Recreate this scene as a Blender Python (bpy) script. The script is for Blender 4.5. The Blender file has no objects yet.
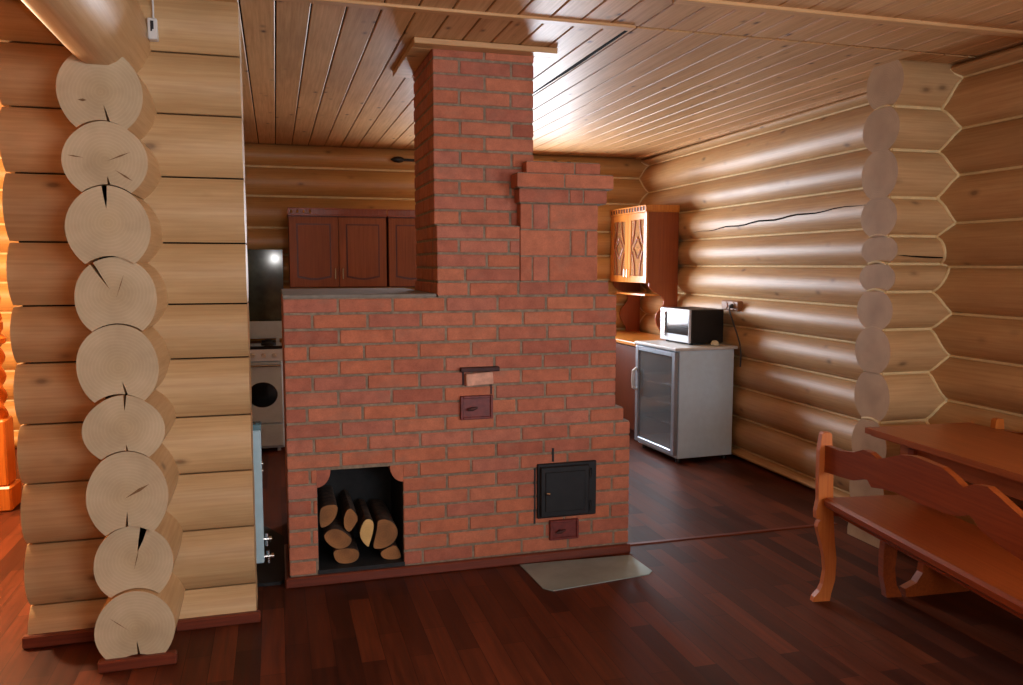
import bpy, math, random
from mathutils import Vector, Matrix
PI = math.pi
sc = bpy.context.scene
COL = sc.collection

# ------------------------------------------------------------------ colour / materials
def lin(c):
    out = []
    for v in c[:3]:
        v /= 255.0
        out.append(v / 12.92 if v <= 0.04045 else ((v + 0.055) / 1.055) ** 2.4)
    return (out[0], out[1], out[2], 1.0)

class NT:
    def __init__(s, name):
        s.m = bpy.data.materials.new(name)
        s.m.use_nodes = True
        s.t = s.m.node_tree
        s.b = next(n for n in s.t.nodes if n.type == 'BSDF_PRINCIPLED')
    def n(s, typ, **kw):
        nd = s.t.nodes.new(typ)
        for k, v in kw.items():
            if k.startswith('i_'):
                nd.inputs[k[2:].replace('_', ' ')].default_value = v
            else:
                setattr(nd, k, v)
        return nd
    def l(s, a, b): s.t.links.new(a, b)
    def inp(s, k, v): s.b.inputs[k].default_value = v
    def ramp(s, fac, stops):
        r = s.n('ShaderNodeValToRGB')
        e = r.color_ramp.elements
        while len(e) < len(stops): e.new(0.5)
        for el, (p, c) in zip(e, stops):
            el.position = p; el.color = c
        s.l(fac, r.inputs['Fac'])
        return r.outputs['Color']
    def mix(s, fac, a, b, mode='MIX'):
        m = s.n('ShaderNodeMix', data_type='RGBA', blend_type=mode)
        for sock, v in ((m.inputs[0], fac), (m.inputs[6], a), (m.inputs[7], b)):
            if hasattr(v, 'node'): s.l(v, sock)
            elif isinstance(v, (int, float)): sock.default_value = v
            else: sock.default_value = v
        return m.outputs[2]
    def bump(s, h, strength, dist=0.002):
        b = s.n('ShaderNodeBump'); b.inputs['Strength'].default_value = strength; b.inputs['Distance'].default_value = dist
        s.l(h, b.inputs['Height']); s.l(b.outputs['Normal'], s.b.inputs['Normal'])
    def coords(s, scale=(1, 1, 1), island=True, kind='Object'):
        tc = s.n('ShaderNodeTexCoord'); out = tc.outputs[kind]
        if island:
            g = s.n('ShaderNodeNewGeometry')
            ml = s.n('ShaderNodeMath', operation='MULTIPLY'); ml.inputs[1].default_value = 37.0
            s.l(g.outputs['Random Per Island'], ml.inputs[0])
            ad = s.n('ShaderNodeVectorMath', operation='ADD')
            s.l(out, ad.inputs[0]); s.l(ml.outputs[0], ad.inputs[1]); out = ad.outputs[0]
        mp = s.n('ShaderNodeMapping'); mp.inputs['Scale'].default_value = scale
        s.l(out, mp.inputs['Vector'])
        return mp.outputs['Vector']
    def noise(s, vec, scale, detail=4, rough=0.55):
        n = s.n('ShaderNodeTexNoise'); n.inputs['Scale'].default_value = scale
        n.inputs['Detail'].default_value = detail; n.inputs['Roughness'].default_value = rough
        s.l(vec, n.inputs['Vector']); return n.outputs['Fac']

def plain(name, c, rough=0.5, metal=0.0, coat=0.0, var=0.06, vs=18.0, spec=0.5):
    m = NT(name)
    v = m.coords(island=False)
    f = m.noise(v, vs)
    c0 = lin(c)
    dk = tuple(x * (1 - 2.2 * var) for x in c0[:3]) + (1,)
    lt = tuple(min(1, x * (1 + 1.6 * var)) for x in c0[:3]) + (1,)
    m.l(m.ramp(f, [(0.3, dk), (0.7, lt)]), m.b.inputs['Base Color'])
    m.inp('Roughness', rough); m.inp('Metallic', metal); m.inp('Coat Weight', coat); m.inp('Coat Roughness', 0.15)
    m.inp('Specular IOR Level', spec)
    return m.m

def wood(name, dark, light, axis='X', rough=0.42, knots=0.8, fib=1.0, tint=0.16, coat=0.0, kn=(70, 38, 18), spec=0.5, kscale=1.0):
    m = NT(name)
    ax = 'XYZ'.index(axis)
    def sc3(al, ac):
        v = [ac] * 3; v[ax] = al; return tuple(v)
    fine = m.noise(m.coords(sc3(2.4 * fib, 80 * fib)), 1.0, 6, 0.65)
    broad = m.noise(m.coords(sc3(1.5, 5.0)), 1.0, 4, .6)
    col = m.ramp(fine, [(0.32, lin(dark)), (0.66, lin(light))])
    br = m.ramp(broad, [(0.3, (0.86, 0.83, 0.80, 1)), (0.7, (1.05, 1.04, 1.03, 1))])
    col = m.mix(1.0, col, br, 'MULTIPLY')
    g = m.n('ShaderNodeNewGeometry')
    tr = m.ramp(g.outputs['Random Per Island'], [(0.0, (1 - tint, 1 - tint * 1.15, 1 - tint * 1.3, 1)), (1.0, (1 + tint * 0.3, 1 + tint * 0.3, 1 + tint * 0.3, 1))])
    col = m.mix(1.0, col, tr, 'MULTIPLY')
    if knots > 0:
        vo = m.n('ShaderNodeTexVoronoi', feature='F1'); vo.inputs['Scale'].default_value = 1.0
        m.l(m.coords(sc3(3.3 * kscale, 6.2 * kscale)), vo.inputs['Vector'])
        k = m.ramp(vo.outputs['Distance'], [(0.045, (1, 1, 1, 1)), (0.10, (0.3, 0.3, 0.3, 1)), (0.17, (0, 0, 0, 1))])
        kk = m.n('ShaderNodeMath', operation='MULTIPLY'); kk.inputs[1].default_value = knots
        m.l(k, kk.inputs[0])
        col = m.mix(kk.outputs[0], col, lin(kn))
    m.l(col, m.b.inputs['Base Color'])
    m.inp('Roughness', rough); m.inp('Coat Weight', coat); m.inp('Coat Roughness', 0.12); m.inp('Specular IOR Level', spec)
    m.bump(fine, 0.12, 0.002)
    return m.m

def endgrain(name, c_out, c_in, ringdark, rough=0.7, mott=0.82, ring=0.07):
    m = NT(name)
    tc = m.n('ShaderNodeTexCoord')
    ns = m.n('ShaderNodeTexNoise'); ns.inputs['Scale'].default_value = 9.0
    m.l(tc.outputs['UV'], ns.inputs['Vector'])
    ln = m.n('ShaderNodeVectorMath', operation='LENGTH'); m.l(tc.outputs['UV'], ln.inputs[0])
    ad = m.n('ShaderNodeMath', operation='MULTIPLY_ADD'); ad.inputs[1].default_value = 0.018
    m.l(ns.outputs['Fac'], ad.inputs[0]); m.l(ln.outputs['Value'], ad.inputs[2])
    s = m.n('ShaderNodeMath', operation='MULTIPLY'); s.inputs[1].default_value = 520.0; m.l(ad.outputs[0], s.inputs[0])
    si = m.n('ShaderNodeMath', operation='SINE'); m.l(s.outputs[0], si.inputs[0])
    base = m.ramp(ad.outputs[0], [(0.0, lin(c_in)), (0.1, lin(c_out)), (0.16, lin(c_out))])
    rg = m.ramp(si.outputs[0], [(0.2, lin(ringdark)), (0.6, (1, 1, 1, 1))])
    col = m.mix(ring, base, rg, 'MULTIPLY')
    big = m.noise(m.coords((1, 1, 1)), 7.0, 4)
    col = m.mix(1.0, col, m.ramp(big, [(0.3, (mott, mott * .975, mott * .94, 1)), (0.65, (1.03, 1.03, 1.03, 1))]), 'MULTIPLY')
    m.l(col, m.b.inputs['Base Color']); m.inp('Roughness', rough)
    return m.m

def brick_mat(name, tones):
    m = NT(name)
    g = m.n('ShaderNodeNewGeometry')
    n = len(tones)
    col = m.ramp(g.outputs['Random Per Island'], [(i / (n - 1), lin(t)) for i, t in enumerate(tones)])
    f = m.noise(m.coords((1, 1, 1)), 14.0, 5, 0.65)
    col = m.mix(1.0, col, m.ramp(f, [(0.28, (0.74, 0.74, 0.76, 1)), (0.68, (1.08, 1.07, 1.05, 1))]), 'MULTIPLY')
    sp = m.noise(m.coords((1, 1, 1)), 160.0, 3, 0.7)
    col = m.mix(1.0, col, m.ramp(sp, [(0.3, (0.86, 0.85, 0.84, 1)), (0.6, (1.03, 1.03, 1.03, 1))]), 'MULTIPLY')
    sm = m.noise(m.coords((1.3, 1.3, 2.2)), 5.0, 4, 0.6)
    col = m.mix(m.ramp(sm, [(0.56, (0, 0, 0, 1)), (0.75, (0.35, 0.35, 0.35, 1))]), col, lin((150, 118, 98)))
    m.l(col, m.b.inputs['Base Color']); m.inp('Roughness', 0.85); m.inp('Specular IOR Level', 0.25)
    m.bump(sp, 0.25, 0.002)
    return m.m

def floor_mat():
    m = NT('laminate_floor')
    tc = m.n('ShaderNodeTexCoord')
    mp = m.n('ShaderNodeMapping'); mp.inputs['Rotation'].default_value = (0, 0, PI / 2)
    m.l(tc.outputs['Object'], mp.inputs['Vector'])
    br = m.n('ShaderNodeTexBrick'); br.offset = 0.37; br.offset_frequency = 2; br.squash = 1.0
    br.inputs['Scale'].default_value = 1.0; br.inputs['Brick Width'].default_value = 0.62; br.inputs['Row Height'].default_value = 0.095
    br.inputs['Mortar Size'].default_value = 0.0012; br.inputs['Mortar Smooth'].default_value = 0.2; br.inputs['Bias'].default_value = 0.0
    br.inputs['Color1'].default_value = lin((62, 27, 15)); br.inputs['Color2'].default_value = lin((112, 56, 32)); br.inputs['Mortar'].default_value = lin((44, 20, 12))
    m.l(mp.outputs[0], br.inputs['Vector'])
    fine = m.noise(m.coords((46, 2.2, 1), island=False), 1.0, 5, 0.6)
    broad = m.noise(m.coords((9, 0.9, 1), island=False), 1.0, 3, 0.6)
    col = m.mix(1.0, br.outputs['Color'], m.ramp(fine, [(0.3, (0.62, 0.58, 0.56, 1)), (0.7, (1.14, 1.12, 1.1, 1))]), 'MULTIPLY')
    col = m.mix(1.0, col, m.ramp(broad, [(0.3, (0.75, 0.72, 0.7, 1)), (0.7, (1.12, 1.1, 1.1, 1))]), 'MULTIPLY')
    m.l(col, m.b.inputs['Base Color'])
    rr = m.ramp(fine, [(0.2, (0.40, 0.40, 0.40, 1)), (0.8, (0.54, 0.54, 0.54, 1))])
    m.l(rr, m.b.inputs['Roughness']); m.inp('Specular IOR Level', 0.2)
    m.bump(fine, 0.05, 0.001)
    return m.m

def emit(name, c, s):
    m = NT(name)
    m.inp('Base Color', (0, 0, 0, 1)); m.inp('Emission Color', lin(c)); m.inp('Emission Strength', s); m.inp('Roughness', 0.3)
    return m.m

def part_clear_glass(name, c, rough=0.05, alpha=0.5):  # half-clear pane with its own base colour
    m = NT(name)
    m.inp('Base Color', lin(c)); m.inp('Roughness', rough); m.inp('Specular IOR Level', 0.8)
    m.inp('Alpha', alpha); m.inp('Coat Weight', 1.0); m.inp('Coat Roughness', 0.04)
    return m.m

# window daylight with a soft sky-to-trees tone
def window_light(name, strength, tint=(212, 230, 255)):
    m = NT(name)
    f = m.noise(m.coords((1, 1, 1), island=False), 2.3, 3)
    col = m.ramp(f, [(0.3, lin(tint)), (0.65, lin((246, 250, 255)))])
    m.inp('Base Color', (0, 0, 0, 1))
    m.l(col, m.b.inputs['Emission Color']); m.inp('Emission Strength', strength)
    return m.m

M = {}
M['log_x'] = wood('varnished_log_along_x', (192, 154, 106), (208, 174, 126), 'X', 0.5, 0.6, tint=0.12)
M['log_y'] = wood('varnished_log_along_y', (192, 148, 98), (210, 172, 122), 'Y', 0.46, 0.6, tint=0.14)
M['log_kitchen'] = wood('kitchen_log', (198, 146, 84), (216, 168, 102), 'X', 0.42, 0.6, tint=0.12)
M['log_dim'] = wood('plain_log', (186, 132, 80), (212, 164, 110), 'X', 0.5, 0.6)
M['end'] = endgrain('log_end_grain', (196, 174, 138), (188, 164, 124), (140, 114, 80))
M['end_grey'] = endgrain('grey_log_end_grain', (192, 158, 118), (182, 146, 106), (130, 104, 76))
M['check'] = plain('brown_drying_check', (120, 88, 54), 0.9)
M['caulk'] = plain('pale_seam_caulk', (226, 204, 152), 0.75, var=0.05)
M['gap'] = plain('dark_seam', (22, 14, 9), 0.95, spec=0.1)
M['ceil'] = wood('ceiling_board', (194, 145, 93), (222, 179, 127), 'Y', 0.46, 0.95, fib=0.9, tint=0.13, spec=0.4, kn=(80, 42, 18), kscale=1.35)
M['lath'] = wood('ceiling_lath', (206, 158, 104), (228, 184, 130), 'X', 0.45, 0.5)
M['floor'] = floor_mat()
M['skirt'] = wood('red_brown_skirting', (96, 40, 24), (124, 56, 34), 'X', 0.4, 0.0)
M['brick'] = brick_mat('red_brick', [(186, 112, 84), (194, 116, 84), (178, 106, 84), (198, 122, 90), (186, 116, 94), (172, 100, 78)])
M['mortar'] = plain('grey_mortar', (140, 122, 102), 0.95, var=0.14, vs=40, spec=0.2)
M['cement'] = plain('grey_cement', (132, 124, 112), 0.9, var=0.1)
M['jet'] = plain('jet_black', (30, 29, 29), 0.75, var=0.2)
M['iron'] = plain('black_cast_iron', (26, 26, 27), 0.5, 0.3, var=0.15)
M['redpaint'] = plain('red_brown_painted_iron', (112, 40, 32), 0.5, var=0.15, vs=30)
M['darkred'] = plain('rusty_dark_iron', (66, 32, 26), 0.65, 0.2, var=0.2)
M['palebrick'] = plain('pale_brick', (214, 160, 134), 0.9, var=0.1, vs=30)
M['birch_end'] = endgrain('firewood_end_grain', (168, 116, 66), (150, 98, 52), (120, 74, 40), 0.8, .42, .10)
M['birch_pale'] = endgrain('pale_split_firewood', (222, 184, 118), (210, 168, 102), (170, 124, 70), 0.8, .66, .06)
M['bark'] = plain('firewood_bark', (74, 52, 36), 0.95, var=0.3, vs=30)
M['zinc'] = plain('galvanised_sheet', (160, 178, 172), 0.5, 0.35, var=0.08, vs=5)
M['white'] = plain('white_enamel', (206, 228, 240), 0.3, var=0.02)
M['offwhite'] = plain('white_plastic', (214, 212, 206), 0.4, var=0.02)
M['chrome'] = plain('brushed_chrome', (200, 200, 200), 0.22, 1.0, var=0.03)
M['blackglass'] = plain('black_glass', (10, 11, 13), 0.06, var=0.0, coat=0.5)
M['black'] = plain('black_plastic', (16, 16, 17), 0.42, var=0.1)
M['shadow'] = plain('shadow_black', (18, 18, 18), 0.7, var=0.2)
M['tile'] = plain('dark_green_glass_tile', (66, 76, 66), 0.085, var=0.25, vs=7)
M['radiator'] = plain('pale_blue_enamel', (172, 198, 204), 0.4, var=0.04)
M['teal'] = plain('blue_grey_grille', (92, 126, 132), 0.5)
M['cherry'] = wood('cherry_cabinet', (146, 84, 50), (172, 104, 64), 'Z', 0.5, 0.0, tint=0.06, spec=0.3)
M['cherry_dark'] = wood('dark_cherry_carcass', (84, 36, 20), (106, 48, 26), 'Z', 0.4, 0.0, tint=0.05)
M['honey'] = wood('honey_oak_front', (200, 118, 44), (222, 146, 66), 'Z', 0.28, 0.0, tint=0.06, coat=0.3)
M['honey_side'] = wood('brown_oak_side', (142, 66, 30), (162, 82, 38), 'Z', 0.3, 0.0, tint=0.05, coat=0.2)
M['gold'] = plain('gold_fretwork', (212, 160, 70), 0.3, 0.6, var=0.2, vs=60)
M['rail_dark'] = plain('dark_fretwork', (70, 28, 20), 0.5)
M['pane'] = part_clear_glass('cabinet_glass', (196, 140, 92), 0.08, 0.62)
M['fridgeglass'] = part_clear_glass('reflection_grey_glass', (122, 128, 130), 0.05, 0.55)  # grey base stands in for pale reflections on the door
M['alu'] = plain('grey_aluminium', (168, 178, 188), 0.35, 0.6, var=0.04)
M['fridgein'] = plain('grey_fridge_liner', (120, 124, 128), 0.6, var=0.05)
M['silver'] = plain('silver_front', (206, 210, 214), 0.3, 0.2, var=0.03)
M['benchwood'] = wood('varnished_pine_bench', (132, 56, 18), (156, 74, 28), 'Y', 0.3, 0.0, tint=0.05, coat=0.1)
M['benchpost_lit'] = wood('lit_pine_post', (196, 104, 36), (212, 124, 50), 'Z', 0.5, 0.0, tint=0.05)  # brighter copy of the bench pine, with the light on the posts coloured in
M['tablewood'] = wood('varnished_table_top', (150, 74, 28), (174, 94, 42), 'Y', 0.32, 0.2, tint=0.05, coat=0.1)
M['postwood'] = wood('orange_turned_wood', (176, 92, 30), (200, 116, 46), 'Z', 0.3, 0.0)
M['socket'] = wood('wood_pattern_socket', (150, 100, 62), (178, 126, 84), 'X', 0.5, 0.0)
M['hallwall'] = wood('pale_hall_boards', (214, 176, 132), (234, 200, 158), 'Z', 0.6, 0.3)
M['frame'] = wood('window_frame_wood', (190, 130, 74), (214, 158, 98), 'Z', 0.4, 0.2)
M['cord'] = plain('grey_cord', (60, 58, 56), 0.6)
M['ink'] = plain('dark_marking', (24, 24, 26), 0.6)
M['cream'] = plain('cream_plastic', (226, 214, 178), 0.5)

# ------------------------------------------------------------------ mesh builder
class MB:
    def __init__(s):
        s.v = []; s.f = []; s.mi = []; s.sm = []; s.uv = {}; s.cur = 0; s.X = Matrix.Identity(4)
    def V(s, p):
        q = s.X @ Vector(p); s.v.append((q.x, q.y, q.z)); return len(s.v) - 1
    def F(s, idx, smooth=False, mat=None, uv=None):
        s.f.append(tuple(idx)); s.mi.append(s.cur if mat is None else mat); s.sm.append(smooth)
        if uv: s.uv[len(s.f) - 1] = uv
    def box(s, x0, x1, y0, y1, z0, z1, c=0.0, mat=None):
        if x0 > x1: x0, x1 = x1, x0
        if y0 > y1: y0, y1 = y1, y0
        if z0 > z1: z0, z1 = z1, z0
        c = min(c, (x1 - x0) * .45, (y1 - y0) * .45, (z1 - z0) * .45)
        if c <= 0:
            i = [s.V(p) for p in ((x0,y0,z0),(x1,y0,z0),(x1,y1,z0),(x0,y1,z0),(x0,y0,z1),(x1,y0,z1),(x1,y1,z1),(x0,y1,z1))]
            for q in ((0,3,2,1),(4,5,6,7),(0,1,5,4),(1,2,6,5),(2,3,7,6),(3,0,4,7)): s.F([i[k] for k in q], mat=mat)
            return
        idx = {}
        L = ((x0, x1), (y0, y1), (z0, z1))
        for cx in (0, 1):
            for cy in (0, 1):
                for cz in (0, 1):
                    cc = (cx, cy, cz)
                    for a in range(3):
                        p = []
                        for k in range(3):
                            val = L[k][cc[k]]
                            if k != a: val += c if cc[k] == 0 else -c
                            p.append(val)
                        idx[(cc, a)] = s.V(p)
        def quad(keys): s.F([idx[k] for k in keys], mat=mat)
        for a in range(3):
            b, d = (a + 1) % 3, (a + 2) % 3
            for side in (0, 1):
                ring = []
                for (u, w) in ((0,0),(1,0),(1,1),(0,1)):
                    cc = [0,0,0]; cc[a] = side; cc[b] = u; cc[d] = w; ring.append((tuple(cc), a))
                if side == 0: ring.reverse()
                quad(ring)
        for a in range(3):
            b, d = (a + 1) % 3, (a + 2) % 3
            for u in (0, 1):
                for w in (0, 1):
                    c0 = [0,0,0]; c0[b] = u; c0[d] = w; c1 = list(c0); c1[a] = 1
                    ks = [(tuple(c0), b), (tuple(c1), b), (tuple(c1), d), (tuple(c0), d)]
                    if (u == w): ks.reverse()
                    quad(ks)
        for cc in [(x, y, z) for x in (0,1) for y in (0,1) for z in (0,1)]:
            ks = [(cc, 0), (cc, 1), (cc, 2)]
            if sum(cc) % 2 == 0: ks.reverse()
            quad(ks)
    def prism(s, poly, axis, a0, a1, smooth=False, mat=None, capmat=None, c=0.0):
        """extrude polygon (u,v) along axis. axis x: (y,z); y: (x,z); z: (x,y)"""
        def P(u, v, a):
            return (a, u, v) if axis == 'x' else ((u, a, v) if axis == 'y' else (u, v, a))
        n = len(poly)
        cu = sum(p[0] for p in poly) / n; cv = sum(p[1] for p in poly) / n
        ar = sum(poly[i][0] * poly[(i + 1) % n][1] - poly[(i + 1) % n][0] * poly[i][1] for i in range(n))
        if ar < 0: poly = list(reversed(poly))
        flip = axis == 'y'
        A = [s.V(P(u, v, a0)) for u, v in poly]; B = [s.V(P(u, v, a1)) for u, v in poly]
        if a1 < a0: flip = not flip
        for i in range(n):
            j = (i + 1) % n
            q = [A[i], A[j], B[j], B[i]]
            s.F(q if not flip else q[::-1], smooth, mat)
        uv = [(u - cu, v - cv) for u, v in poly]
        A2 = [s.V(P(u, v, a0)) for u, v in poly]; B2 = [s.V(P(u, v, a1)) for u, v in poly]
        cm = mat if capmat is None else capmat
        s.F(A2[::-1] if not flip else A2, False, cm, uv[::-1] if not flip else uv)
        s.F(B2 if not flip else B2[::-1], False, cm, uv if not flip else uv[::-1])
    def tube(s, pts, r, n=10, caps=True, mat=None):
        pts = [Vector(p) for p in pts]
        rs = r if isinstance(r, (list, tuple)) else [r] * len(pts)
        rings = []; prev = None
        for i, p in enumerate(pts):
            t = (pts[min(i + 1, len(pts) - 1)] - pts[max(i - 1, 0)]).normalized()
            if prev is None:
                up = Vector((0, 0, 1)) if abs(t.z) < 0.9 else Vector((1, 0, 0))
                a = t.cross(up).normalized()
            else:
                a = (prev - t * prev.dot(t)).normalized()
            prev = a; b = t.cross(a)
            rings.append([s.V(p + (a * math.cos(2 * PI * k / n) + b * math.sin(2 * PI * k / n)) * rs[i]) for k in range(n)])
        for i in range(len(rings) - 1):
            for k in range(n):
                s.F((rings[i][k], rings[i][(k + 1) % n], rings[i + 1][(k + 1) % n], rings[i + 1][k]), True, mat)
        if caps:
            s.F(rings[0][::-1], False, mat); s.F(rings[-1], False, mat)
    def lathe(s, prof, cx=0, cy=0, n=20, mat=None, twist=0.0, lobes=0, amp=0.0):
        rings = []
        for (r, z) in prof:
            ring = []
            for k in range(n):
                a = 2 * PI * k / n
                rr = r * (1 + (amp * math.cos(lobes * (a + twist * z)) if lobes else 0))
                ring.append(s.V((cx + rr * math.cos(a), cy + rr * math.sin(a), z)))
            rings.append(ring)
        for i in range(len(rings) - 1):
            for k in range(n):
                s.F((rings[i][k], rings[i][(k + 1) % n], rings[i + 1][(k + 1) % n], rings[i + 1][k]), True, mat)
        s.F(rings[0][::-1], False, mat); s.F(rings[-1], False, mat)
    def log(s, axis, a0, a1, c, z0, z1, W=0.14, w=0.06, gap=0.0, mat=0, cap=1, notch=None, wob=0.0, seed=0, nseg=9, sag=0.0):
        rnd = random.Random(seed)
        z0 += gap; z1 -= gap
        ca = w / W; a = math.acos(min(0.999, ca)); zc = (z0 + z1) / 2; hh = (z1 - z0) / 2 / math.sin(a)
        poly = []
        for i in range(nseg + 1):
            t = -a + 2 * a * i / nseg
            poly.append((c + W * math.cos(t), zc + hh * math.sin(t)))
        ns = 10
        def arc(x0, x1, zb):
            return [(x0 + (x1 - x0) * q / ns, zb + sag * math.sin(PI * q / ns) ** .8) for q in range(1, ns)] if sag else []
        poly += arc(c + w, c - w, z1)
        for i in range(nseg + 1):
            t = a - 2 * a * i / nseg
            poly.append((c - W * math.cos(t), zc + hh * math.sin(t)))
        poly += arc(c - w, c + w, z0)
        if wob:
            ph = rnd.random() * 6
            poly = [(u + wob * math.sin(3 * math.atan2(v - zc, u - c) + ph) * 0.6, v) for u, v in poly]
        if notch:
            for (ang, depth, wid) in notch:
                # cut a narrow crack into the outline, from the rim towards the heart
                best = min(range(len(poly)), key=lambda i: abs(math.remainder(math.atan2(poly[i][1] - zc, poly[i][0] - c) - ang, 2 * PI)))
                j = (best + 1) % len(poly)
                pu, pv = poly[best]; qu, qv = poly[j]
                mu, mv = (pu + qu) / 2, (pv + qv) / 2
                du, dv = qu - pu, qv - pv; L = math.hypot(du, dv) or 1; du /= L; dv /= L
                iu, iv = c - mu, zc - mv; Li = math.hypot(iu, iv); iu /= Li; iv /= Li
                ins = [(mu - du * wid / 2, mv - dv * wid / 2),
                       (mu + iu * depth * .55 - du * wid * .3 + dv * .002, mv + iv * depth * .55 - dv * wid * .3),
                       (mu + iu * depth, mv + iv * depth),
                       (mu + iu * depth * .5 + du * wid * .3, mv + iv * depth * .5 + dv * wid * .3),
                       (mu + du * wid / 2, mv + dv * wid / 2)]
                poly[best + 1:best + 1] = ins
        s.prism(poly, axis, a0, a1, True, mat, cap)
    def build(s, name, mats, parent=None, off=(0, 0, 0), sharp=35):
        me = bpy.data.meshes.new(name)
        vs = [(x - off[0], y - off[1], z - off[2]) for x, y, z in s.v]
        me.from_pydata(vs, [], s.f)
        if not isinstance(mats, (list, tuple)): mats = [mats]
        for m in mats: me.materials.append(m)
        me.polygons.foreach_set('material_index', [min(i or 0, len(mats) - 1) for i in s.mi])
        me.polygons.foreach_set('use_smooth', s.sm)
        if s.uv:
            ul = me.uv_layers.new(name='UVMap')
            for fi, uvs in s.uv.items():
                for k, li in enumerate(me.polygons[fi].loop_indices): ul.data[li].uv = uvs[k]
        me.update()
        if any(s.sm):
            try: me.set_sharp_from_angle(angle=math.radians(sharp))
            except Exception: pass
        o = bpy.data.objects.new(name, me); COL.objects.link(o)
        if parent is not None: o.parent = parent
        return o

def tag(o, label=None, cat=None, group=None, kind=None):
    if label: o['label'] = label
    if cat: o['category'] = cat
    if group: o['group'] = group
    if kind: o['kind'] = kind
    return o
def thing(name, label, cat, loc=(0, 0, 0), rz=0.0, group=None):
    o = bpy.data.objects.new(name, None); o.empty_display_size = 0.1; COL.objects.link(o)
    o.location = loc; o.rotation_euler = (0, 0, rz)
    return tag(o, label, cat, group)
def struct(o): o['kind'] = 'structure'; return o
def copy_tree(o, parent=None):
    c = o.copy(); COL.objects.link(c); c.parent = parent
    for ch in list(o.children): copy_tree(ch, c)
    return c

# ------------------------------------------------------------------ room shell
CEIL = 2.62
XL, XR, YF, YB = -3.30, 3.525, -2.30, 7.62       # inner faces
WR = 3.665; WB = 7.76; WL = -3.44; WF = -2.44    # log axes
YP = 3.745; XP = -0.58                          # partition axis, kitchen left wall axis
ZX = [0.0, .15, .41, .66, .905, 1.155, 1.385, 1.64, 1.91, 2.165, 2.41, 2.62]
ZS = [0.0, .15, .41, .69, .96, 1.20, 1.405, 1.556, 1.705, 1.91, 2.16, 2.385, 2.62]
ZY = [0.0, .020, .276, .526, .82, 1.035, 1.30, 1.55, 1.81, 2.04, 2.30, 2.62]
ZR = [0.0, .07, .32, .567, .81, 1.055, 1.287, 1.54, 1.775, 2.03, 2.275, 2.545, 2.62]
ZB = [0.0, .15, .41, .66, .90, 1.15, 1.40, 1.64, 1.88, 2.16, 2.42, 2.62]

b = MB(); b.box(-3.6, 3.75, -2.6, 7.9, -0.06, 0.0)
struct(b.build('floor', M['floor']))

# ceiling of narrow boards running away from the camera
b = MB(); b.box(-3.6, 3.8, -2.6, 7.9, CEIL + .014, CEIL + .05, mat=1)
x = -3.55; k = 0
while x < 3.75:
    for (ya, yb) in ((-2.55, 3.49), (3.515, 7.85)):
        b.box(x + .0035, min(x + .1397, 3.78), ya, yb, CEIL, CEIL + .016, c=.003, mat=0)
    x += .1432; k += 1
struct(b.build('ceiling', [M['ceil'], M['gap']]))
b = MB(); b.box(-.35, 1.575, 3.475, 3.53, CEIL - .012, CEIL + .002, c=.003)
struct(b.build('trim_1', M['lath']))
b = MB(); b.box(1.575, 3.6, 3.06, 3.115, CEIL - .014, CEIL + .002, c=.003)
struct(b.build('trim_2', M['lath']))
b = MB()   # open joint between two fields of boards
b.prism([(1.568, 3.53), (1.584, 3.53), (1.594, 4.3), (1.582, 5.1), (1.574, 5.1), (1.568, 4.2)], 'z', CEIL - .0016, CEIL + .006)
struct(b.build('trim_3', M['gap']))
b = MB(); b.box(3.48, 3.53, 3.9, 7.6, CEIL - .02, CEIL + .002, c=.003)
struct(b.build('trim_4', M['lath']))

WT = .024
def wr_at(y): return WR + (y - 6.0) * WT
def lean(o):
    R_ = Matrix.Rotation(-WT, 4, 'Z'); p = Vector((WR, 6.0, 0)); o.matrix_world = Matrix.Translation(p) @ R_ @ Matrix.Translation(-p); return o
def face_off(z, Z, W=.14, w=.06):
    for a, c in zip(Z[:-1], Z[1:]):
        if a <= z <= c:
            al = math.acos(w / W); zc = (a + c) / 2; hh = (c - a) / 2 / math.sin(al)
            t = math.asin(max(-1, min(1, (z - zc) / hh))); return W * math.cos(t)
    return w

# left log pillar: the partition's crossing
PXE = -.118
b = MB()
for i, (a, c) in enumerate(zip(ZX[:-1], ZX[1:])):
    x0 = -3.5 if i == len(ZX) - 2 else -1.005
    if i == 0: b.log('x', x0, PXE, YP, a - .1, c, w=.078, gap=.0035, mat=0, cap=1, seed=i)
    else: b.log('x', x0, PXE, YP, a, c if i < len(ZX) - 2 else c + .03, w=.078, gap=.0035, mat=0, cap=1, seed=i)
b.box(-.98, PXE - .003, YP - .05, YP + .05, 0, CEIL, mat=2)
struct(b.build('wall_partition_left', [M['log_x'], M['log_x'], M['gap']]))
# its crossing logs: ends face the camera, the wall runs on behind as the kitchen's left wall
b = MB()
CRACK = {9: [(-1.5, .06, .010)], 8: [(-1.55, .03, .010)], 7: [(1.57, .085, .018)], 6: [(2.1, .11, .013)], 5: [(-1.5, .05, .011)],
         4: [(1.5, .06, .011), (-1.5, .025, .008)], 3: [(-1.65, .06, .010)], 2: [(1.2, .10, .026)], 1: [(-1.5, .055, .010)]}
for i, (a, c) in enumerate(zip(ZY[:-1], ZY[1:])):
    if i == 0: continue
    last = i == len(ZY) - 2
    yf = -2.5 if last else 3.315 + random.Random(i).uniform(-.012, .012)
    b.log('y', yf, 7.70, (-.592 if last else -.594 + .043 * (1 - a / 2.3)) + random.Random(i + 50).uniform(-.005, .005), a - (.035 if last else 0), c + (.02 if last else 0), W=.142 if not last else .135, w=.084 if not last else .035, gap=.0022,
          mat=0, cap=1, notch=CRACK.get(i), wob=.003, seed=i, nseg=12, sag=0 if last else .03)
b.box(XP - .05, XP + .05, 3.36, 7.69, 0, CEIL - .15, mat=2)
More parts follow.
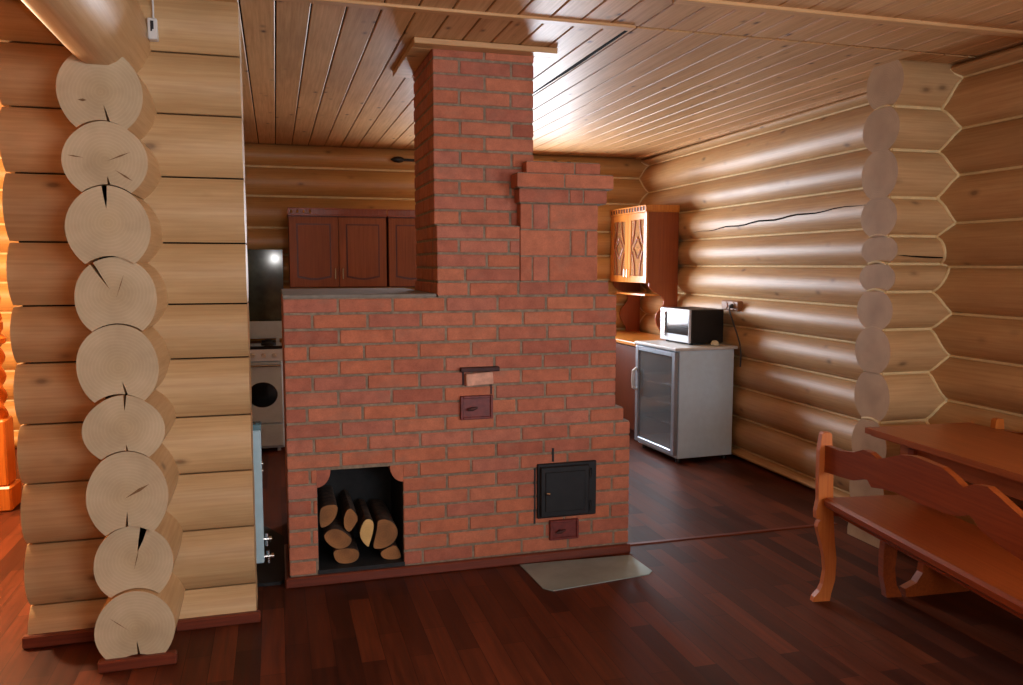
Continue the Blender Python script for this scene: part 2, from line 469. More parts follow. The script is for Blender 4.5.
# short drying checks in the cut ends
def check(x0, z0, x1, z1, w, y):
    dx, dz = x1 - x0, z1 - z0; L = math.hypot(dx, dz); nx, nz = -dz / L * w / 2, dx / L * w / 2
    mx, mz = x0 + dx * .6, z0 + dz * .6
    q = [b.V((px_, y, pz_)) for px_, pz_ in ((x0, z0), (mx + nx, mz + nz), (x1, z1), (mx - nx, mz - nz))]
    b.F(q if (x1 - x0) * 1 > 0 else q, mat=3)
def face_y(i): return 3.315 + random.Random(i).uniform(-.012, .012) - .0008
def face_x(i): return -.594 + .043 * (1 - ZY[i] / 2.3) + random.Random(i + 50).uniform(-.005, .005)
for i, x0, z0, x1, z1, w in ((3, -.01, -.005, .078, .045, .012), (8, .005, 0, .085, .035, .006), (8, .03, -.03, .09, -.07, .007), (8, -.07, .01, -.125, .018, .005), (9, -.075, -.03, -.045, -.03, .010), (2, .0, -.02, .02, .06, .004), (6, .0, .0, .03, .09, .003), (1, -.02, .0, -.09, .06, .003)):
    zc_ = (ZY[i] + ZY[i + 1]) / 2; check(face_x(i) + x0, zc_ + z0, face_x(i) + x1, zc_ + z1, w, face_y(i))
struct(b.build('wall_kitchen_left', [M['log_y'], M['end'], M['gap'], M['check']]))
# skirting of the pillar
def skirt(name, x0, x1, y0, y1, h):
    b = MB(); b.box(x0, x1, y0, y1, 0, h, c=.006); return struct(b.build(name, M['skirt']))
skirt('baseboard_left', -1.022, -.715, 3.585, 3.62, .052)
skirt('baseboard_middle', -.445, -.10, 3.585, 3.62, .048)
skirt('baseboard_pillar', -.688, -.408, 3.285, 3.325, .046)

# right log wall (hole for the window near the camera)
WY0, WY1, WZ0, WZ1 = -1.25, 0.85, .81, 2.03
b = MB()
for i, (a, c) in enumerate(zip(ZR[:-1], ZR[1:])):
    segs = [(-2.5, WY0), (WY1, 7.9)] if (a >= WZ0 - .01 and c <= WZ1 + .01) else [(-2.5, 7.9)]
    for (y0, y1) in segs: b.log('y', y0, y1, WR, a, c, mat=0, cap=0, seed=i)
    for (y0, y1) in segs:
        if i > 0: b.tube([(WR - .069, y0, a), (WR - .069, y1, a)], .0085, 8, mat=1)
# long drying cracks in two of the logs
def crack_strip(b, pts, w, mat):
    n = len(pts); up = []; dn = []
    for i, p in enumerate(pts):
        h = w * math.sin(PI * (i + .35) / (n - .3))
        up.append(b.V((p[0], p[1], p[2] + h / 2))); dn.append(b.V((p[0], p[1], p[2] - h / 2)))
    for i in range(n - 1): b.F((dn[i], dn[i + 1], up[i + 1], up[i]), mat=mat)
def on_right(y, z): return (WR - face_off(z, ZR) - .0012, y, z)
crack_strip(b, [on_right(6.55 - t * .1, 1.83 + .004 * t + .006 * math.sin(t * 1.3)) for t in range(0, 25)], .013, 2)
lean(struct(b.build('wall_right', [M['log_y'], M['caulk'], M['gap']])))

# short log stub of the partition at the right
b = MB()
SX = 3.155
for i, (a, c) in enumerate(zip(ZS[:-1], ZS[1:])):
    sx = SX + random.Random(i * 3 + 1).uniform(-.012, .012)
    if i == 0: b.log('x', sx, 3.8, YP, a - .1, c, mat=0, cap=1, seed=i)
    else: b.log('x', sx, 3.8, YP, a, c + (.02 if i == len(ZS) - 2 else 0), mat=0, cap=1, seed=i)
    if i > 0:
        b.tube([(SX + .006, YP - .069, a), (3.60, YP - .069, a)], .0095, 8, mat=2)
        # curved caulk across the log ends
        b.tube([(SX + .004, YP - .069 + .138 * t / 6, a + .012 * math.sin(PI * t / 6)) for t in range(7)], .0075, 8, mat=2)
zz = [z / 100 for z in range(2, 260, 2)]
b.tube([(wr_at(3.62) - face_off(z, ZR) - .001, YP - face_off(z, ZS) - .001, z) for z in zz], .0095, 8, mat=2)
def on_stub(x, z): return (x, YP - face_off(z, ZS) - .0012, z)
crack_strip(b, [on_stub(3.17 + .021 * t, 1.602 - .0008 * t) for t in range(19)], .014, 3)
struct(b.build('wall_partition_right', [M['log_x'], M['end_grey'], M['caulk'], M['gap']]))

# back wall
BX0, BX1, BZ0, BZ1 = 1.45, 2.90, .90, 2.16
b = MB()
for i, (a, c) in enumerate(zip(ZB[:-1], ZB[1:])):
    segs = [(-3.6, BX0), (BX1, 3.8)] if (a >= BZ0 - .01 and c <= BZ1 + .01) else [(-3.6, 3.8)]
    for (x0, x1) in segs:
        b.log('x', x0, x1, WB, a, c, mat=0, cap=0, seed=i)
        if i > 0: b.tube([(x0, WB - .069, a), (x1, WB - .069, a)], .011, 8, mat=1)
b.tube([(wr_at(7.65) - face_off(z, ZR) - .001, WB - face_off(z, ZB) - .001, z) for z in zz], .0095, 8, mat=1)
struct(b.build('wall_back', [M['log_kitchen'], M['caulk']]))

# walls behind and beside the camera
b = MB()
for i, (a, c) in enumerate(zip(ZR[:-1], ZR[1:])): b.log('y', -2.5, 7.9, WL, a, c, gap=.003, mat=0, cap=0, seed=i)
b.box(WL - .05, WL + .05, -2.5, 7.9, 0, CEIL, mat=1)
struct(b.build('wall_left', [M['log_y'], M['gap']]))
b = MB()
FX0, FX1, FZ0, FZ1 = 1.0, 2.8, 1.155, 2.165
for i, (a, c) in enumerate(zip(ZX[:-1], ZX[1:])):
    for (x0, x1) in ([(-3.6, FX0), (FX1, 3.8)] if (a >= FZ0 - .01 and c <= FZ1 + .01) else [(-3.6, 3.8)]):
        b.log('x', x0, x1, WF, a, c, gap=.003, mat=0, cap=0, seed=i)
for (x0, x1, z0, z1) in ((-3.6, 3.8, 0, FZ0), (-3.6, 3.8, FZ1, CEIL), (-3.6, FX0, FZ0, FZ1), (FX1, 3.8, FZ0, FZ1)): b.box(x0, x1, WF - .05, WF + .05, z0, z1, mat=1)
struct(b.build('wall_front', [M['log_dim'], M['gap']]))

# windows: timber frame, mullion, lit pane
def window_x(name, y0, y1, z0, z1, xin, xout, strength):       # in a wall across X
    b = MB(); t = .06
    b.box(xin, xout, y0, y0 + t, z0, z1, c=.004); b.box(xin, xout, y1 - t, y1, z0, z1, c=.004)
    b.box(xin, xout, y0 + t, y1 - t, z1 - t, z1, c=.004); b.box(xin - .04, xout, y0 - .03, y1 + .03, z0, z0 + .035, c=.006)
    ym = (y0 + y1) / 2; b.box(xout - .1, xout - .05, ym - .03, ym + .03, z0 + .03, z1 - t, c=.004)
    o = lean(struct(b.build(name, M['frame'])))
    g = MB(); xp = xout - .035
    i = [g.V(p) for p in ((xp, y0 + t, z0 + .03), (xp, y1 - t, z0 + .03), (xp, y1 - t, z1 - t), (xp, y0 + t, z1 - t))]
    g.F(i[::-1])
    struct(g.build('pane', window_light(name + '_daylight', strength), o))
def window_y(name, x0, x1, z0, z1, yin, yout, strength):
    b = MB(); t = .055
    b.box(x0, x0 + t, yin, yout, z0, z1, c=.004); b.box(x1 - t, x1, yin, yout, z0, z1, c=.004)
    b.box(x0 + t, x1 - t, yin, yout, z1 - t, z1, c=.004); b.box(x0 - .03, x1 + .03, yin - .05, yout, z0, z0 + .035, c=.006)
    xm = (x0 + x1) / 2; b.box(xm - .028, xm + .028, yout - .1, yout - .05, z0 + .03, z1 - t, c=.004)
    o = struct(b.build(name, M['frame']))
    g = MB(); yp = yout - .035
    i = [g.V(p) for p in ((x0 + t, yp, z0 + .03), (x1 - t, yp, z0 + .03), (x1 - t, yp, z1 - t), (x0 + t, yp, z1 - t))]
    g.F(i)
    struct(g.build('pane', window_light(name + '_daylight', strength), o))
S_RIGHT, S_BACK, S_FRONT = 19.0, 24.0, 20.0
window_x('window_1', WY0, WY1, WZ0, WZ1, 3.58, 3.82, S_RIGHT)
window_y('window_2', BX0, BX1, BZ0, BZ1, 7.60, 7.88, S_BACK)
def window_front(name, x0, x1, z0, z1, yin, yout, strength):
    b = MB(); t = .06
    b.box(x0, x0 + t, yout, yin, z0, z1, c=.004); b.box(x1 - t, x1, yout, yin, z0, z1, c=.004)
    b.box(x0 + t, x1 - t, yout, yin, z1 - t, z1, c=.004); b.box(x0 - .03, x1 + .03, yout, yin + .05, z0, z0 + .035, c=.006)
    xm = (x0 + x1) / 2; b.box(xm - .03, xm + .03, yout + .05, yout + .1, z0 + .03, z1 - t, c=.004)
    o = struct(b.build(name, M['frame']))
    g = MB(); yp = yout + .035
    i = [g.V(p) for p in ((x0 + t, yp, z0 + .03), (x1 - t, yp, z0 + .03), (x1 - t, yp, z1 - t), (x0 + t, yp, z1 - t))]
    g.F(i[::-1])
    struct(g.build('pane', window_light(name + '_daylight', strength), o))
window_front('window_3', FX0, FX1, FZ0, FZ1, -2.29, -2.56, S_FRONT)
# threshold strip between the two floors
b = MB(); b.prism([(4.035, 0), (4.075, 0), (4.068, .006), (4.042, .006)], 'x', 1.81, 3.2)
struct(b.build('trim_5', M['skirt']))

# ------------------------------------------------------------------ brick stove
SL = (0.92, 4.45, 0.0)
stove = thing('brick_stove', 'big red brick heating stove with a tall square chimney and a firewood niche', 'stove', SL)
rb = random.Random(7)
NX0, NX1, NZ0, NZ1 = .166, .583, .066, .562
def course(b, x0, x1, y0, y1, z0, z1, off, BL=.249, J=.0118, hole=None, D=.11, sides='FLR', jit=.006):
    """one ring of bricks"""
    def run(a0, a1, off):
        out = []; p = a0 - off
        while p < a1 - .004:
            L = BL + rb.uniform(-jit, jit)
            s, e = max(p, a0), min(p + L, a1)
            if e - s > .018: out.append([s, e])
            p += L + J
        if out and a1 - out[-1][1] > .001:
            out[-1][1] = a1
        return out
    za, zb = z0 + J / 2, z1 - J / 2
    for s, e in run(x0, x1, off):
        pr = rb.uniform(-.0012, .0016); dz = rb.uniform(-.0012, .0012)
        pieces = [(s, e)]
        if hole and zb > hole[2] and za < hole[3]:
            pieces = []
            if s < hole[0]: pieces.append((s, min(e, hole[0])))
            if e > hole[1]: pieces.append((max(s, hole[1]), e))
        for (q, r) in pieces:
            if r - q < .012: continue
            zt = zb
            b.box(q, r, y0 - pr, y0 + D, za + dz, zt + dz, c=.0035)
    if 'L' in sides:
        for s, e in run(y0 + D + J, y1, (off + .1) % BL): b.box(x0 - rb.uniform(0, .002), x0 + D, s, e, za, zb, c=.0035)
    if 'R' in sides:
        for s, e in run(y0 + D + J, y1, (off + .1) % BL): b.box(x1 - D, x1 + rb.uniform(0, .002), s, e, za, zb, c=.0035)
    if 'B' in sides:
        for s, e in run(x0 + D + J, x1 - D - J, off): b.box(s, e, y1 - D, y1, za, zb, c=.0035)
P = (1.393 - .05) / 18
FY, BYk = 3.955, 5.00
b = MB(); mo = MB()
hole = (NX0, NX1, NZ0, NZ1)
for k in range(18):
    z0 = .05 + P * k
    xr = 1.80 if k < 9 else (1.762 if k == 9 else 1.715)
    off = (.0 if k % 2 else .127) + rb.uniform(-.015, .015) + (.03 if k % 4 == 2 else 0)
    course(b, .03, xr, FY, BYk, z0, z0 + P, max(0, off) % .25, hole=hole, sides='FLRB')
g = .004
for (xr, z0, z1) in ((1.80, 0, .05 + P * 9), (1.762, .05 + P * 9, .05 + P * 10), (1.715, .05 + P * 10, 1.392)):
    lo, hi = z0, z1
    if lo < NZ1:
        mo.box(.03 + g, NX0, FY + g, BYk - g, lo, min(hi, NZ1)); mo.box(NX1, xr - g, FY + g, BYk - g, lo, min(hi, NZ1))
        mo.box(NX0, NX1, FY + .46, BYk - g, lo, NZ1); mo.box(NX0, NX1, FY + g, FY + .46, 0, NZ0)
        if hi > NZ1: mo.box(.03 + g, xr - g, FY + g, BYk - g, NZ1, hi)
    else: mo.box(.03 + g, xr - g, FY + g, BYk - g, lo, hi)
# concave brick shoulders of the niche mouth
def shoulder(cx, sgn):
    w, h = .066, .082
    pts = [(cx, NZ1 + .002), (cx + sgn * w, NZ1 + .002)]
    for t in range(1, 9):
        a = PI / 2 * t / 8
        pts.append((cx + sgn * w * math.cos(a), NZ1 - h * math.sin(a)))
    return pts
for cx, sg in ((NX0 - .001, 1), (NX1 + .001, -1)):
    b.prism(shoulder(cx, sg), 'y', FY + .001, FY + .11)
# row 19 and lower chimney
z = 1.393
course(b, .763, 1.668, FY, 4.62, z, 1.466, 0.10, sides='FLR'); mo.box(.763 + g, 1.668 - g, FY + g, 4.6, z, 1.466)
body = b.build('stove_body', M['brick'], stove, SL)
mo.build('mortar_core', M['mortar'], body, (0, 0, 0))
b = MB(); mo = MB()
zc = 1.466; k = 0
P2 = (1.745 - 1.466) / 4
for k in range(4):
    course(b, .762, 1.184, FY, 4.58, zc, zc + P2, (.12 if k % 2 == 0 else .0) + (.02 if k > 1 else 0), sides='FLB'); zc += P2
mo.box(.762 + g, 1.184, FY + g, 4.57, 1.466, zc - .001)
k = 0; n = 12; P3 = (CEIL + .005 - zc) / n
for k in range(n):
    course(b, .76, 1.274, 4.015, 4.585, zc, zc + P3, (.127 if k % 2 == 0 else .0), BL=.2525, jit=.002, sides='FLRB'); zc += P3
mo.box(.76 + g, 1.274 - g, 4.015 + g, 4.58, 1.744, CEIL)
chim = b.build('chimney', M['brick'], stove, SL)
mo.build('mortar_core', M['mortar'], chim)
# small column with bricks on edge and a corbelled top
b = MB(); mo = MB(); zc = 1.466; J = .0085
rows = [(1.466, 1.594, [(1.188, 1.248), (1.256, 1.334), (1.343, 1.605)]), (1.594, 1.727, [(1.188, 1.452), (1.462, 1.535), (1.546, 1.605)]),
        (1.727, 1.858, [(1.188, 1.247), (1.257, 1.334), (1.343, 1.605)])]
for z0, z1, xs in rows:
    for q, r in xs: b.box(q, r, FY + .002 - rb.uniform(0, .002), 4.2, z0 + .004, z1 - .004, c=.003)
    for q, r in ((4.208, 4.33), (4.338, 4.50)):
        b.box(1.5, 1.605, q, r, z0 + .004, z1 - .004, c=.003)
mo.box(1.19, 1.601, FY + g + .002, 4.5, 1.466, 1.86)
for (x0, x1, y0, z0, z1, cuts) in ((1.174, 1.642, 3.930, 1.858, 1.931, (.0, .268, .345)), (1.156, 1.668, 3.905, 1.931, 2.004, (.0, .252)), (1.214, 1.609, 3.94, 2.004, 2.066, (.0, .26))):
    cc = [x0 + c for c in cuts] + [x1 + .008]
    for q, r in zip(cc[:-1], cc[1:]): b.box(q, r - .008, y0, 4.15, z0 + .004, z1 - .004, c=.003)
    for q, r in ((4.158, 4.40), (4.408, 4.52)): b.box(x1 - .12, x1, q, r, z0 + .004, z1 - .004, c=.003)
    mo.box(x0 + g, x1 - g, y0 + g, 4.5, z0, z1)
colm = b.build('side_flue', M['brick'], stove, SL)
mo.build('mortar_core', M['mortar'], colm)
for o in list(COL.objects):
    if o.name.startswith('mortar_core') and o.parent and o.parent.name != body.name: pass
for o in COL.objects:
    if o.name.startswith('mortar_core'):
        o.location = (-SL[0], -SL[1], -SL[2])
def sp(mb, name, mat, parent=None): return mb.build(name, mat, parent or stove, SL if parent is None else (0, 0, 0))
b = MB(); b.box(.028, .758, 3.957, 5.0, 1.391, 1.409, c=.004); sp(b, 'top_slab', M['cement'])
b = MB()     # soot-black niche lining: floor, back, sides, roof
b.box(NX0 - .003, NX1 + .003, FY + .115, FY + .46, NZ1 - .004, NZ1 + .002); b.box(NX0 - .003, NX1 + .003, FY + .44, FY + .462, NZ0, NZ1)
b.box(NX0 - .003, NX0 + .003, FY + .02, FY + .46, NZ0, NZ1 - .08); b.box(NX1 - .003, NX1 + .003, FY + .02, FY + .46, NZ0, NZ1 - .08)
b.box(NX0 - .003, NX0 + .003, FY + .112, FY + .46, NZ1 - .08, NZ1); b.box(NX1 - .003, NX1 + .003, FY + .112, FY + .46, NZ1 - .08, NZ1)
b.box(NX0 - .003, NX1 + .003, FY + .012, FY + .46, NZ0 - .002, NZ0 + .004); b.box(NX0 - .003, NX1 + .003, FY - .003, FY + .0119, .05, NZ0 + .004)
sp(b, 'niche_lining', M['jet'])  # near-black throughout, front lip included
b = MB(); b.box(.02, 1.808, FY - .022, FY + .002, 0, .05, c=.006); b.box(.008, .03, FY - .022, FY + .5, 0, .05, c=.006)
sp(b, 'base_trim', M['skirt'])
# furnace door
b = MB(); Y = FY
b.box(1.278, 1.605, Y - .014, Y + .01, .232, .522, c=.004)
fd = sp(b, 'furnace_door', M['iron'])
b = MB(); b.box(1.290, 1.560, Y - .032, Y - .013, .242, .508, c=.005)
b.box(1.315, 1.535, Y - .037, Y - .030, .27, .48, c=.003)
for zz_ in (.285, .46): b.tube([(1.567, Y - .022, zz_ - .025), (1.567, Y - .022, zz_ + .025)], .009, 10)
o = b.build('door_leaf', M['iron'], fd); o.location = (-SL[0], -SL[1], 0)
b = MB(); b.tube([(1.318, Y - .036, .375), (1.318, Y - .055, .375), (1.332, Y - .060, .372)], [.006, .006, .009], 10)
o = tag(b.build('handle', M['chrome'], fd), 'small steel door knob'); o.location = (-SL[0], -SL[1], 0)
b = MB(); b.box(1.262, 1.272, Y - .002, Y + .004, .205, .50); b.box(1.36, 1.372, Y - .0015, Y + .004, .528, .60); sp(b, 'joint_gap', M['jet'])
# ash door and cleaning door
def small_door(name, x0, x1, z0, z1, lab):
    b = MB(); t = .014
    b.box(x0, x1, Y - .010, Y + .01, z0, z1, c=.002)
    b.box(x0, x0 + t, Y - .018, Y - .008, z0, z1, c=.003); b.box(x1 - t, x1, Y - .018, Y - .008, z0, z1, c=.003)
    b.box(x0 + t, x1 - t, Y - .018, Y - .008, z1 - t, z1, c=.003); b.box(x0 + t, x1 - t, Y - .018, Y - .008, z0, z0 + t, c=.003)
    d = tag(sp(b, name, M['redpaint']), lab)
    b = MB(); cx = x0 + (x1 - x0) * .34; cz = (z0 + z1) / 2 - .005
    b.tube([(cx, Y - .010, cz), (cx, Y - .026, cz)], .008, 12)
    b.tube([(cx - .022, Y - .026, cz - .004), (cx, Y - .030, cz), (cx + .028, Y - .026, cz + .006)], [.006, .010, .005], 10)
    o = b.build('latch', M['darkred'], d); o.location = (-SL[0], -SL[1], 0)
small_door('ash_door', 1.347, 1.508, .110, .216, 'small red-brown ash door')
small_door('cleaning_door', .872, 1.040, .776, .897, 'red-brown square cleaning door')
b = MB(); b.box(.872, 1.072, Y - .03, Y + .01, 1.018, 1.041, c=.003); b.box(.884, .894, Y - .004, Y + .01, .95, 1.018)
b.box(1.028, 1.038, Y - .003, Y + .01, .90, .948)  # thin dark strips drawn for the gap and shadow round the loose brick
tag(sp(b, 'damper_plate', M['darkred']), 'dark rusty damper plate with drawn shadow strips')
b = MB(); b.X = Matrix.Translation((.969, Y - .016, .981)) @ Matrix.Rotation(math.radians(-3), 4, 'Y') @ Matrix.Rotation(math.radians(2), 4, 'Z')
b.box(-.070, .07, -.012, .02, -.031, .031, c=.004)
tag(sp(b, 'plug_brick', M['palebrick']), 'pale loose brick')
# boarded collar where the chimney meets the ceiling
b = MB()
b.box(.655, 1.37, 3.925, 4.012, CEIL - .030, CEIL - .002, c=.003); b.box(.655, .757, 4.014, 4.66, CEIL - .030, CEIL - .002, c=.003)
b.box(1.277, 1.37, 4.014, 4.66, CEIL - .030, CEIL - .002, c=.003); b.box(.76, 1.274, 4.588, 4.66, CEIL - .030, CEIL - .002, c=.003)
sp(b, 'ceiling_collar', M['lath'])

# ------------------------------------------------------------------ firewood
FW = {1: [(.177,.352),(.193,.372),(.222,.378),(.263,.378),(.266,.345),(.253,.308),(.228,.28),(.199,.265),(.177,.266)],
 2: [(.298,.316),(.321,.349),(.346,.334),(.368,.289),(.349,.256),(.325,.224),(.305,.234),(.293,.265)],
 3: [(.393,.295),(.418,.299),(.436,.283),(.438,.252),(.429,.21),(.415,.168),(.409,.151),(.383,.179),(.367,.216),(.372,.254)],
 4: [(.457,.285),(.494,.289),(.536,.27),(.558,.228),(.556,.194),(.534,.158),(.492,.138),(.453,.136),(.436,.142),(.433,.158),(.446,.208),(.455,.251)],
 5: [(.193,.232),(.219,.255),(.252,.259),(.285,.245),(.317,.216),(.333,.197),(.32,.168),(.295,.155),(.258,.153),(.226,.173),(.202,.201)],
 6: [(.238,.142),(.265,.149),(.295,.151),(.33,.147),(.361,.136),(.368,.114),(.36,.087),(.335,.073),(.298,.071),(.263,.078),(.243,.104)],
 7: [(.468,.114),(.50,.132),(.545,.147),(.566,.117),(.577,.08),(.56,.071),(.51,.072),(.478,.085)]}
FL = {1: 'brown half-round split log wedged high against the left side of the stove niche',
 2: 'small wedge of split firewood standing upright in the middle of the niche pile',
 3: 'tall narrow pale yellow split log beside the biggest round log in the niche',
 4: 'thickest dark round log of firewood in the stove niche, right of the pale split one',
 5: 'half-round bark-edged log lying on the round pale-ended log in the niche',
 6: 'round pale-ended log lying on the niche floor at the bottom left of the pile',
 7: 'quarter wedge of firewood on the niche floor at the right under the big log'}
def smoothpoly(poly, it=2):
    for _ in range(it):
        q = []
        for i in range(len(poly)):
            a, c = poly[i], poly[(i + 1) % len(poly)]
            q += [(a[0] * .75 + c[0] * .25, a[1] * .75 + c[1] * .25), (a[0] * .25 + c[0] * .75, a[1] * .25 + c[1] * .75)]
        poly = q
    return poly
for k, poly in FW.items():
    cx = sum(p[0] for p in poly) / len(poly); cz = sum(p[1] for p in poly) / len(poly)
    yf = 3.995 + {1: .01, 2: .03, 3: -.012, 4: -.005, 5: .0, 6: .012, 7: .008}[k]
    zb_ = min(p[1] for p in poly)
    t = thing('firewood_log', FL[k], 'firewood', (cx, yf, zb_), 0, 'firewood in the stove niche')
    q = smoothpoly([(x - cx, z - zb_) for x, z in poly], 1 if k in (2, 7, 3) else 2)
    b = MB(); b.prism(q, 'y', 0, .36, True, 0, 0); b.build('bark', M['bark'], t)
    b = MB(); b.prism([(x * .97, (z - cz + zb_) * .97 + cz - zb_) for x, z in q], 'y', -.004, .0005, False, 0, 0)
    tag(b.build('cut_end', M['birch_pale'] if k == 3 else M['birch_end'], t), 'pale split end' if k == 3 else 'brown cut end')

# sheet of metal on the floor
b = MB(); b.prism([(1.178, 3.928), (1.786, 3.90), (1.80, 3.66), (1.762, 3.622), (1.235, 3.558), (1.196, 3.60)], 'z', .0005, .004)
o = b.build('metal_sheet', M['zinc'])
tag(o, 'grey metal spark sheet with clipped corners on the floor before the stove', 'metal sheet')

# black sheet laid in for the stove's shadow on the floor
b = MB(); b.prism(smoothpoly([(-.40, 4.12), (-.30, 4.03), (-.02, 3.99), (.005, 4.03), (.012, 4.9), (-.40, 4.9)], 1), 'z', .0005, .016)
o = b.build('shadow_sheet', M['shadow']); tag(o, 'black rubber sheet in place of floor shade between log pillar and brick stove', 'mat')

# ------------------------------------------------------------------ radiator behind the pillar
t = thing('radiator', 'pale blue panel radiator peeking out behind the log pillar', 'radiator', (-.268, 3.98, .14))
b = MB(); L = .183
b.box(-L, L, -.048, -.036, 0, .64, c=.005); b.box(-L, L, .030, .042, 0, .64, c=.005)
for q in range(9): b.box(-L + .015 + q * .041, -L + .028 + q * .041, -.036, .030, .03, .61, c=.002)
b.box(L - .004, L, -.046, .040, .01, .63, c=.001)
b.build('panel', M['radiator'], t)
b = MB(); b.box(-L, L + .002, -.05, .044, .64, .668, c=.004)
for q in range(14): b.box(-L + .012 + q * .0255, -L + .026 + q * .0255, -.03, .024, .668, .671)
tag(b.build('top_grille', M['teal'], t), 'blue-grey top grille')
for zz_, r in ((.475, .013), (.44, .012)):
    b = MB(); b.tube([(L, -.02, zz_), (L + .006, -.02, zz_)], r, 14); b.build('end_plug', M['chrome'], t)
for zz_, ln in ((.085, .022), (.0, .03)):
    b = MB(); b.tube([(L - .002, -.01, zz_ + .02), (L + ln, -.01, zz_ + .02)], .009, 10)
    b.tube([(L + ln * .6, -.01, zz_ - .012), (L + ln * .6, -.01, zz_ + .048)], .008, 10)
    b.tube([(L + ln, -.01, zz_ + .02), (L + ln + .014, -.01, zz_ + .02)], .014, 12)
    b.build('valve', M['chrome'], t)

# ------------------------------------------------------------------ cooker
CX0, CX1, CYF, CYB = -.425, .040, 6.95, 7.56
t = thing('gas_cooker', 'white freestanding cooker with round black oven window at the back wall', 'cooker', ((CX0 + CX1) / 2, (CYF + CYB) / 2, 0))
off = t.location[:]
b = MB(); b.box(CX0, CX1, CYF + .02, CYB, .03, .86, c=.006)
for fx in (CX0 + .03, CX1 - .06):
    for fy in (CYF + .05, CYB - .08): b.box(fx, fx + .03, fy, fy + .03, 0, .035)
b.build('body', M['white'], t, off)
b = MB(); b.box(CX0, CX1, CYF + .01, CYB, .86, .885, c=.006); b.build('hob', M['blackglass'], t, off)
for hx in (CX0 + .12, CX1 - .11):
    for hy in (CYF + .17, CYB - .17):
        b = MB(); b.lathe([(.06, .885), (.06, .895), (.035, .897), (.035, .903), (.0, .903)], hx, hy, 18); b.build('burner', M['iron'], t, off)
b = MB(); b.prism([(CYF - .012, .765), (CYF + .022, .765), (CYF + .022, .858), (CYF + .008, .858)], 'x', CX0, CX1); b.build('control_panel', M['silver'], t, off)
for q in range(5):
    b = MB(); kx = CX0 + .06 + q * .085; b.tube([(kx, CYF - .004, .81), (kx, CYF - .03, .808)], [.019, .016], 16); b.build('knob', M['offwhite'], t, off)
b = MB(); b.box(CX0 + .005, CX1 - .005, CYF - .006, CYF + .02, .245, .755, c=.006); od = b.build('oven_door', M['white'], t, off)
cxm = CX1 - .165
b = MB()
pl = [(cxm + .118 * math.cos(a), .485 + .104 * math.sin(a)) for a in [2 * PI * q / 40 for q in range(40)]]
b.prism(pl, 'y', CYF - .009, CYF - .004); o = tag(b.build('oven_window', M['blackglass'], od), 'round black oven window'); o.location = tuple(-v for v in off)
b = MB(); b.tube([(CX0 + .04, CYF - .008, .725), (CX0 + .04, CYF - .045, .728), (CX1 - .02, CYF - .045, .728), (CX1 - .02, CYF - .008, .725)], .010, 10)
b.build('door_handle', M['chrome'], t, off)
b = MB(); b.box(CX0 + .005, CX1 - .005, CYF - .004, CYF + .02, .05, .235, c=.006); b.build('drawer', M['white'], t, off)
b = MB(); b.box(CX0, CX1 + .01, CYB - .12, CYB - .10, .905, 1.058, c=.004)
b.box(CX0 + .02, CX0 + .05, CYB - .14, CYB - .08, .88, .92); b.box(CX1 - .05, CX1 - .02, CYB - .14, CYB - .08, .88, .92)
b.build('raised_lid', M['white'], t, off)
b = MB(); b.box(-.44, .068, 7.586, 7.60, 1.0, 1.685, c=.002)
o = b.build('splashback', M['tile']); tag(o, 'glossy dark green splashback panel on the log wall above the cooker', 'splashback')

